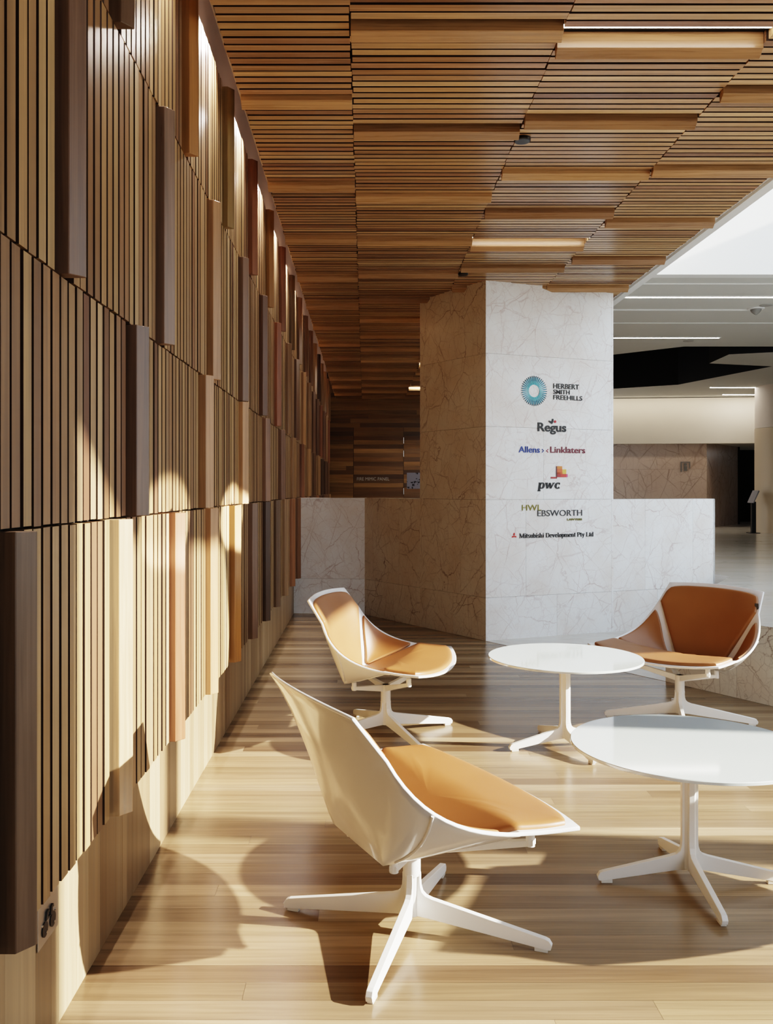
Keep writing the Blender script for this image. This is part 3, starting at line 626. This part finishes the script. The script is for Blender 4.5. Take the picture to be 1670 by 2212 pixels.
def make_chair():
    root = empty('lounge_chair')
    mb = MB(); K = 10; nc = 14; us = lin(-1, 1, nc)
    grid(mb, backS, us, [VS * k / K for k in range(K + 1)] + lin(VS, 1, 4)[1:])
    grid(mb, seatS, us, [VF * k / K for k in range(K + 1)] + lin(VF, 1, 6)[1:])
    for sg in (-1, 1): grid(mb, lambda r, t, s=sg: wingS(r, t, s), [k / K for k in range(K + 1)], lin(0, 1, 12))
    o = mb.build('shell', M_shell, root, fix=False)
    bm = bmesh.new(); bm.from_mesh(o.data); bmesh.ops.remove_doubles(bm, verts=bm.verts, dist=4e-4); bmesh.ops.dissolve_degenerate(bm, edges=bm.edges, dist=1e-5)
    bmesh.ops.recalc_face_normals(bm, faces=bm.faces)
    # normals should look at the sitter
    c = Vector((0, 0, .75)); sc = sum(((c - f.calc_center_median()).dot(f.normal)) for f in bm.faces)
    if sc < 0: bmesh.ops.reverse_faces(bm, faces=bm.faces)
    bm.to_mesh(o.data); bm.free()
    so = o.modifiers.new('s', 'SOLIDIFY'); so.thickness = .0115; so.offset = -1
    b = o.modifiers.new('b', 'BEVEL'); b.width = .003; b.segments = 2; b.limit_method = 'ANGLE'; b.angle_limit = R(28)
    o.data.polygons.foreach_set('use_smooth', [True] * len(o.data.polygons)); o.data.set_sharp_from_angle(angle=R(18))
    # raised ribs on the underside of the shell
    for sg in (-1, 1):
        mb = MB()
        def outw(fn, a_, b_):
            h = 1e-3; nn = (fn(a_ + h, b_) - fn(a_ - h, b_)).cross(fn(a_, b_ + h) - fn(a_, b_ - h)).normalized(); p = fn(a_, b_)
            if nn.dot(Vector((0, 0, .75)) - p) > 0: nn = -nn
            return p + nn * .0125
        wf = lambda r, t, s=sg: wingS(r, t, s)
        path = [outw(wf, r, .40 + .22 * (1 - r)) for r in lin(.985, .16, 8)]
        path2 = [path[-1]] + [outw(seatS, sg * .93, v) for v in lin(.20, .66, 7)]
        for pp in (path, path2):
            for a, b_ in zip(pp, pp[1:]): mb.cyl(a, b_, .0042, n=8)
        mb.build('shell_rib', M_shell, o, smooth=True)
    cushion('back_cushion', backS, [(-.86, .035), (.86, .035), (.93, .40), (.95, .70), (.955, .74), (.94, .945), (0, .95), (-.94, .945), (-.955, .74), (-.95, .70), (-.93, .40)], (0, .52), .016, root, -1)
    for sg in (-1, 1):
        cushion('side_cushion', lambda r, t, s=sg: wingS(r, t, s), [(.16, .25), (.6, .075), (.93, .055), (.955, .12), (.955, .5), (.955, .86), (.94, .955), (.6, .93), (.16, .75)], (.62, .48), .013, root, sg)
    cushion('seat_cushion', seatS, [(-.88, .035), (.88, .035), (.945, .3), (.955, .6), (.955, .9), (.92, .955), (.45, .965), (0, .967), (-.45, .965), (-.92, .955), (-.955, .9), (-.955, .6), (-.945, .3)], (0, .5), .018, root, 1)
    # swivel bracket, studs, pole, star base
    mb = MB(); ends = []
    for (x, y, z) in ((.31, .20, .338), (-.31, .20, .338), (.142, -.133, .262), (-.142, -.133, .262)):
        L = math.hypot(x, y); a = math.atan2(y, x); zb = z
        blade(mb, [(0, .222), (L + .012, zb - .008), (L + .012, zb + .008), (.02, .260), (0, .260)], .022, a); ends.append((x, y, zb))
    mb.cyl((0, 0, .215), (0, 0, .260), .026); mb.build('swivel_bracket', M_metal, root, bevel=.002)
    for x, y, z in ends:
        top = .0; mb = MB()
        zt = .366 if y > 0 else .292
        mb.cyl((x, y, z - .012), (x, y, zt), .0125, n=20); mb.build('mounting_stud', M_metal, root, smooth=True)
    mb = MB(); mb.cyl((0, 0, .165), (0, 0, .222), .0262, n=28); mb.cyl((0, 0, .046), (0, 0, .17), .021, n=28); mb.build('pole', M_metal, root, smooth=True)
    star_base(root, .405, .172)
    return root
chair = make_chair()
spots = [((.139, 2.600), 25.55, 1, 'white shell chair with tan cushions seen from behind, nearest the camera'),
         ((1.771, 4.945), 214.9, -5, 'white shell chair with tan cushions facing the camera beside marble riser'),
         ((.112, 4.704), -16.2, -5, 'white shell chair with tan cushions seen side-on, beside slatted wall at rear left'),
         ((1.81, 2.67), 157, 0, 'white shell chair with tan cushions just outside the frame beside the near table')]
roots = []
for i, ((x, y), th, off, lab) in enumerate(spots):
    o = chair if i == 0 else copy_tree(chair)
    o.location = (x, y, 0); o.rotation_euler.z = R(th - 90); tag(o, lab, 'chair', 'lounge chairs round the tables'); roots.append(o)
    for ch in o.children:
        if ch.name.startswith('leg'): ch.rotation_euler.z += R(off)
# small black tag on the back cushion of the far right chair
mb = MB(); p = backS(-.955, .80); mb.box(p.x - .010, p.x + .012, p.y + .008, p.y + .012, p.z - .018, p.z + .018)
tg = mb.build('label_tag', M_blackp, roots[1])

# ------------------------------------------------------------------ tables
def make_table():
    root = empty('coffee_table')
    mb = MB(); n = 128; r = .384
    prof = [(.02, .447), (r - .006, .447), (r, .449), (r, .457), (r - .002, .459), (.0, .459)]
    vs = [(q * math.cos(2 * math.pi * i / n), q * math.sin(2 * math.pi * i / n), zz) for q, zz in prof[:-1] for i in range(n)] + [(0, 0, .459), (0, 0, .447)]
    m = len(prof) - 1
    fs = [(k * n + i, k * n + (i + 1) % n, (k + 1) * n + (i + 1) % n, (k + 1) * n + i) for k in range(m - 1) for i in range(n)]
    fs += [((m - 1) * n + i, (m - 1) * n + (i + 1) % n, m * n) for i in range(n)] + [((i + 1) % n, i, m * n + 1) for i in range(n)]
    mb.add(vs, fs); mb.build('table_top', M_glasst, root, smooth=True, angle=30)
    mb = MB(); mb.cyl((0, 0, .438), (0, 0, .447), .12, n=40); mb.build('mounting_plate', M_metal, root, smooth=True)
    mb = MB(); mb.cyl((0, 0, .05), (0, 0, .44), .021, n=28); mb.build('pole', M_metal, root, smooth=True)
    star_base(root, .300, .438, 0, .112)
    return root
table = make_table()
for i, (x, y, a, lab) in enumerate(((1.074, 2.910, 1, 'round white glass coffee table on star base, nearer one, cut by right edge'),
                                    (1.011, 4.441, 14, 'round white glass coffee table on star base, farther one before the pillar'))):
    o = table if i == 0 else copy_tree(table)
    o.location = (x, y, 0); tag(o, lab, 'table', 'round coffee tables')
    for ch in o.children:
        if ch.name.startswith('leg'): ch.rotation_euler.z += R((-91 if i == 0 else -75) + a * 0)

# ------------------------------------------------------------------ unseen outer wall, its opening shaped to mask the sun (outside the frame on the right)
SY, SZ = .120, .408         # the sun's path: per metre to the left it moves this far into the room and this far down
XF = 7.5
wy0 = 2.14 - SY * (XF + .70); wy1 = 4.96 - SY * (XF - .6); wzt = 1.28 + SZ * (XF + .70)
zu = 5.3
hz = lambda yw, zw: (yw - SY * (XF + .70), zw + SZ * (XF + .70))
mb = MB(); mb.box(XF, XF + .12, -8, wy0, 0, zu); mb.box(XF, XF + .12, wy1, 8.3, 0, zu); mb.box(XF, XF + .12, wy0, wy1, 0, .6)
mb.prism([hz(2.14, 1.50), hz(2.60, 1.19), hz(4.35, 1.06), hz(4.62, .44), hz(5.4, .42), (wy1, zu), (wy0, zu)], XF, XF + .12, fn=lambda a_, b_, c_: (c_, a_, b_))
mb.box(XF, XF + .12, 2.37 - .06, 2.37 + .14, 0, zu); mb.box(XF, 16, 8.3, 8.42, 0, 8)
struct(mb.build('sun_mask_wall', M_whitewall), 'unseen white outer wall with tall opening shaped to cut the sunlight', 'wall')

mb = MB(); mb.box(XW - .2, 2.47, -3.6, -3.5, 0, 3.9)  # unseen wall added to block daylight from behind the camera
struct(mb.build('rear_light_block', M_bwall), 'unseen timber wall added behind the viewer to hold back rear light', 'wall')
# ------------------------------------------------------------------ light
w = bpy.data.worlds.new('sky'); scene.world = w; w.use_nodes = True; nt = w.node_tree; bg = nt.nodes['Background']
tc = N(nt, 'ShaderNodeTexCoord'); sx = N(nt, 'ShaderNodeSeparateXYZ'); nt.links.new(tc.outputs['Generated'], sx.inputs[0])
rp = N(nt, 'ShaderNodeValToRGB'); rp.color_ramp.elements[0].position = .0; rp.color_ramp.elements[0].color = (.40, .39, .37, 1)
rp.color_ramp.elements[1].position = 1; rp.color_ramp.elements[1].color = (.60, .78, 1.0, 1)
e1 = rp.color_ramp.elements.new(.48); e1.color = (.52, .52, .51, 1); e2 = rp.color_ramp.elements.new(.52); e2.color = (.92, .96, 1.0, 1)
mr = N(nt, 'ShaderNodeMapRange', inp={1: -1.0, 2: 1.0}); nt.links.new(sx.outputs[2], mr.inputs[0]); nt.links.new(mr.outputs[0], rp.inputs[0])
nt.links.new(rp.outputs[0], bg.inputs['Color']); bg.inputs['Strength'].default_value = 1.95
su = bpy.data.lights.new('sun', 'SUN'); su.energy = 14.5; su.angle = R(.55); su.color = (1, .94, .81)
so = bpy.data.objects.new('sun', su); COL.objects.link(so)
so.rotation_euler = Vector((-1, SY, -SZ)).to_track_quat('-Z', 'Y').to_euler(); so.location = (8, 0, 6)
def area(name, loc, rot, sx_, sy_, power, colr, spread=180):
    l = bpy.data.lights.new(name, 'AREA'); l.shape = 'RECTANGLE'; l.size = sx_; l.size_y = sy_; l.energy = power; l.color = colr; l.spread = R(spread)
    o = bpy.data.objects.new(name, l); COL.objects.link(o); o.location = loc; o.rotation_euler = rot; return o
zax = Vector((.30, .42, .86)).normalized(); xax = Vector((0, 1, 0)).cross(zax).normalized(); yax = zax.cross(xax); qc = Matrix((xax, yax, zax)).transposed().to_quaternion()
for k in range(17):
    cl = area('cove_light', (-.606, 1.2 + .955 * k, 3.40), (0, 0, 0), .02, .12, 7, (1, .88, .80), 95)
    cl.rotation_mode = 'QUATERNION'; cl.rotation_quaternion = qc
# added lamps standing in for sunlight reflected off the two glossy table tops
for tx, ty in ((1.074, 2.910), (1.011, 4.441)):
    d = Vector((-1, SY, SZ)).normalized(); l = bpy.data.lights.new('added_reflection_lamp', 'AREA'); l.shape = 'ELLIPSE'; l.size = .76; l.size_y = .288; l.energy = 3.2 if ty < 4 else 5.5; l.color = (1, .92, .78); l.spread = R(3)
    o = bpy.data.objects.new('added_reflection_lamp', l); COL.objects.link(o); o.location = Vector((tx, ty, .462)) + d * .47; o.rotation_euler = d.to_track_quat('-Z', 'Y').to_euler()
area('cove_uplight', (-.60, 9.5, 3.70), (0, R(-20), 0), .03, 15.4, 3, (1, .94, .88), 140)
for k in (2, 3, 4): area('strip_glow', (1.19, LY[k] + .012, ZC + .012), (0, 0, 0), .80, .010, 14, (1, .86, .7))
area('lobby_wall_washer', (5.5, 18.75, 3.26), (R(30), 0, R(-5.7)), 7, .06, 18, (1, .86, .68))

# ------------------------------------------------------------------ camera
cam = bpy.data.cameras.new('camera'); co = bpy.data.objects.new('camera', cam); COL.objects.link(co)
co.location = (0, 0, 1.3); co.rotation_euler = (R(90), 0, 0)
cam.sensor_fit = 'VERTICAL'; cam.sensor_height = 36; cam.sensor_width = 36 * 1670 / 2212; cam.lens = 1900 / 2212 * 36
cam.shift_x = (835 - 788) / 2212; cam.shift_y = -(1106 - 1058) / 2212; cam.clip_start = .05
scene.camera = co
scene.view_settings.view_transform = 'Filmic'; scene.view_settings.look = 'High Contrast'; scene.view_settings.exposure = .45
scene.cycles.max_bounces = 8; scene.cycles.diffuse_bounces = 5; scene.cycles.use_adaptive_sampling = True; scene.cycles.adaptive_threshold = .02; scene.cycles.caustics_reflective = False; scene.cycles.caustics_refractive = False
scene.cycles.sample_clamp_indirect = 4
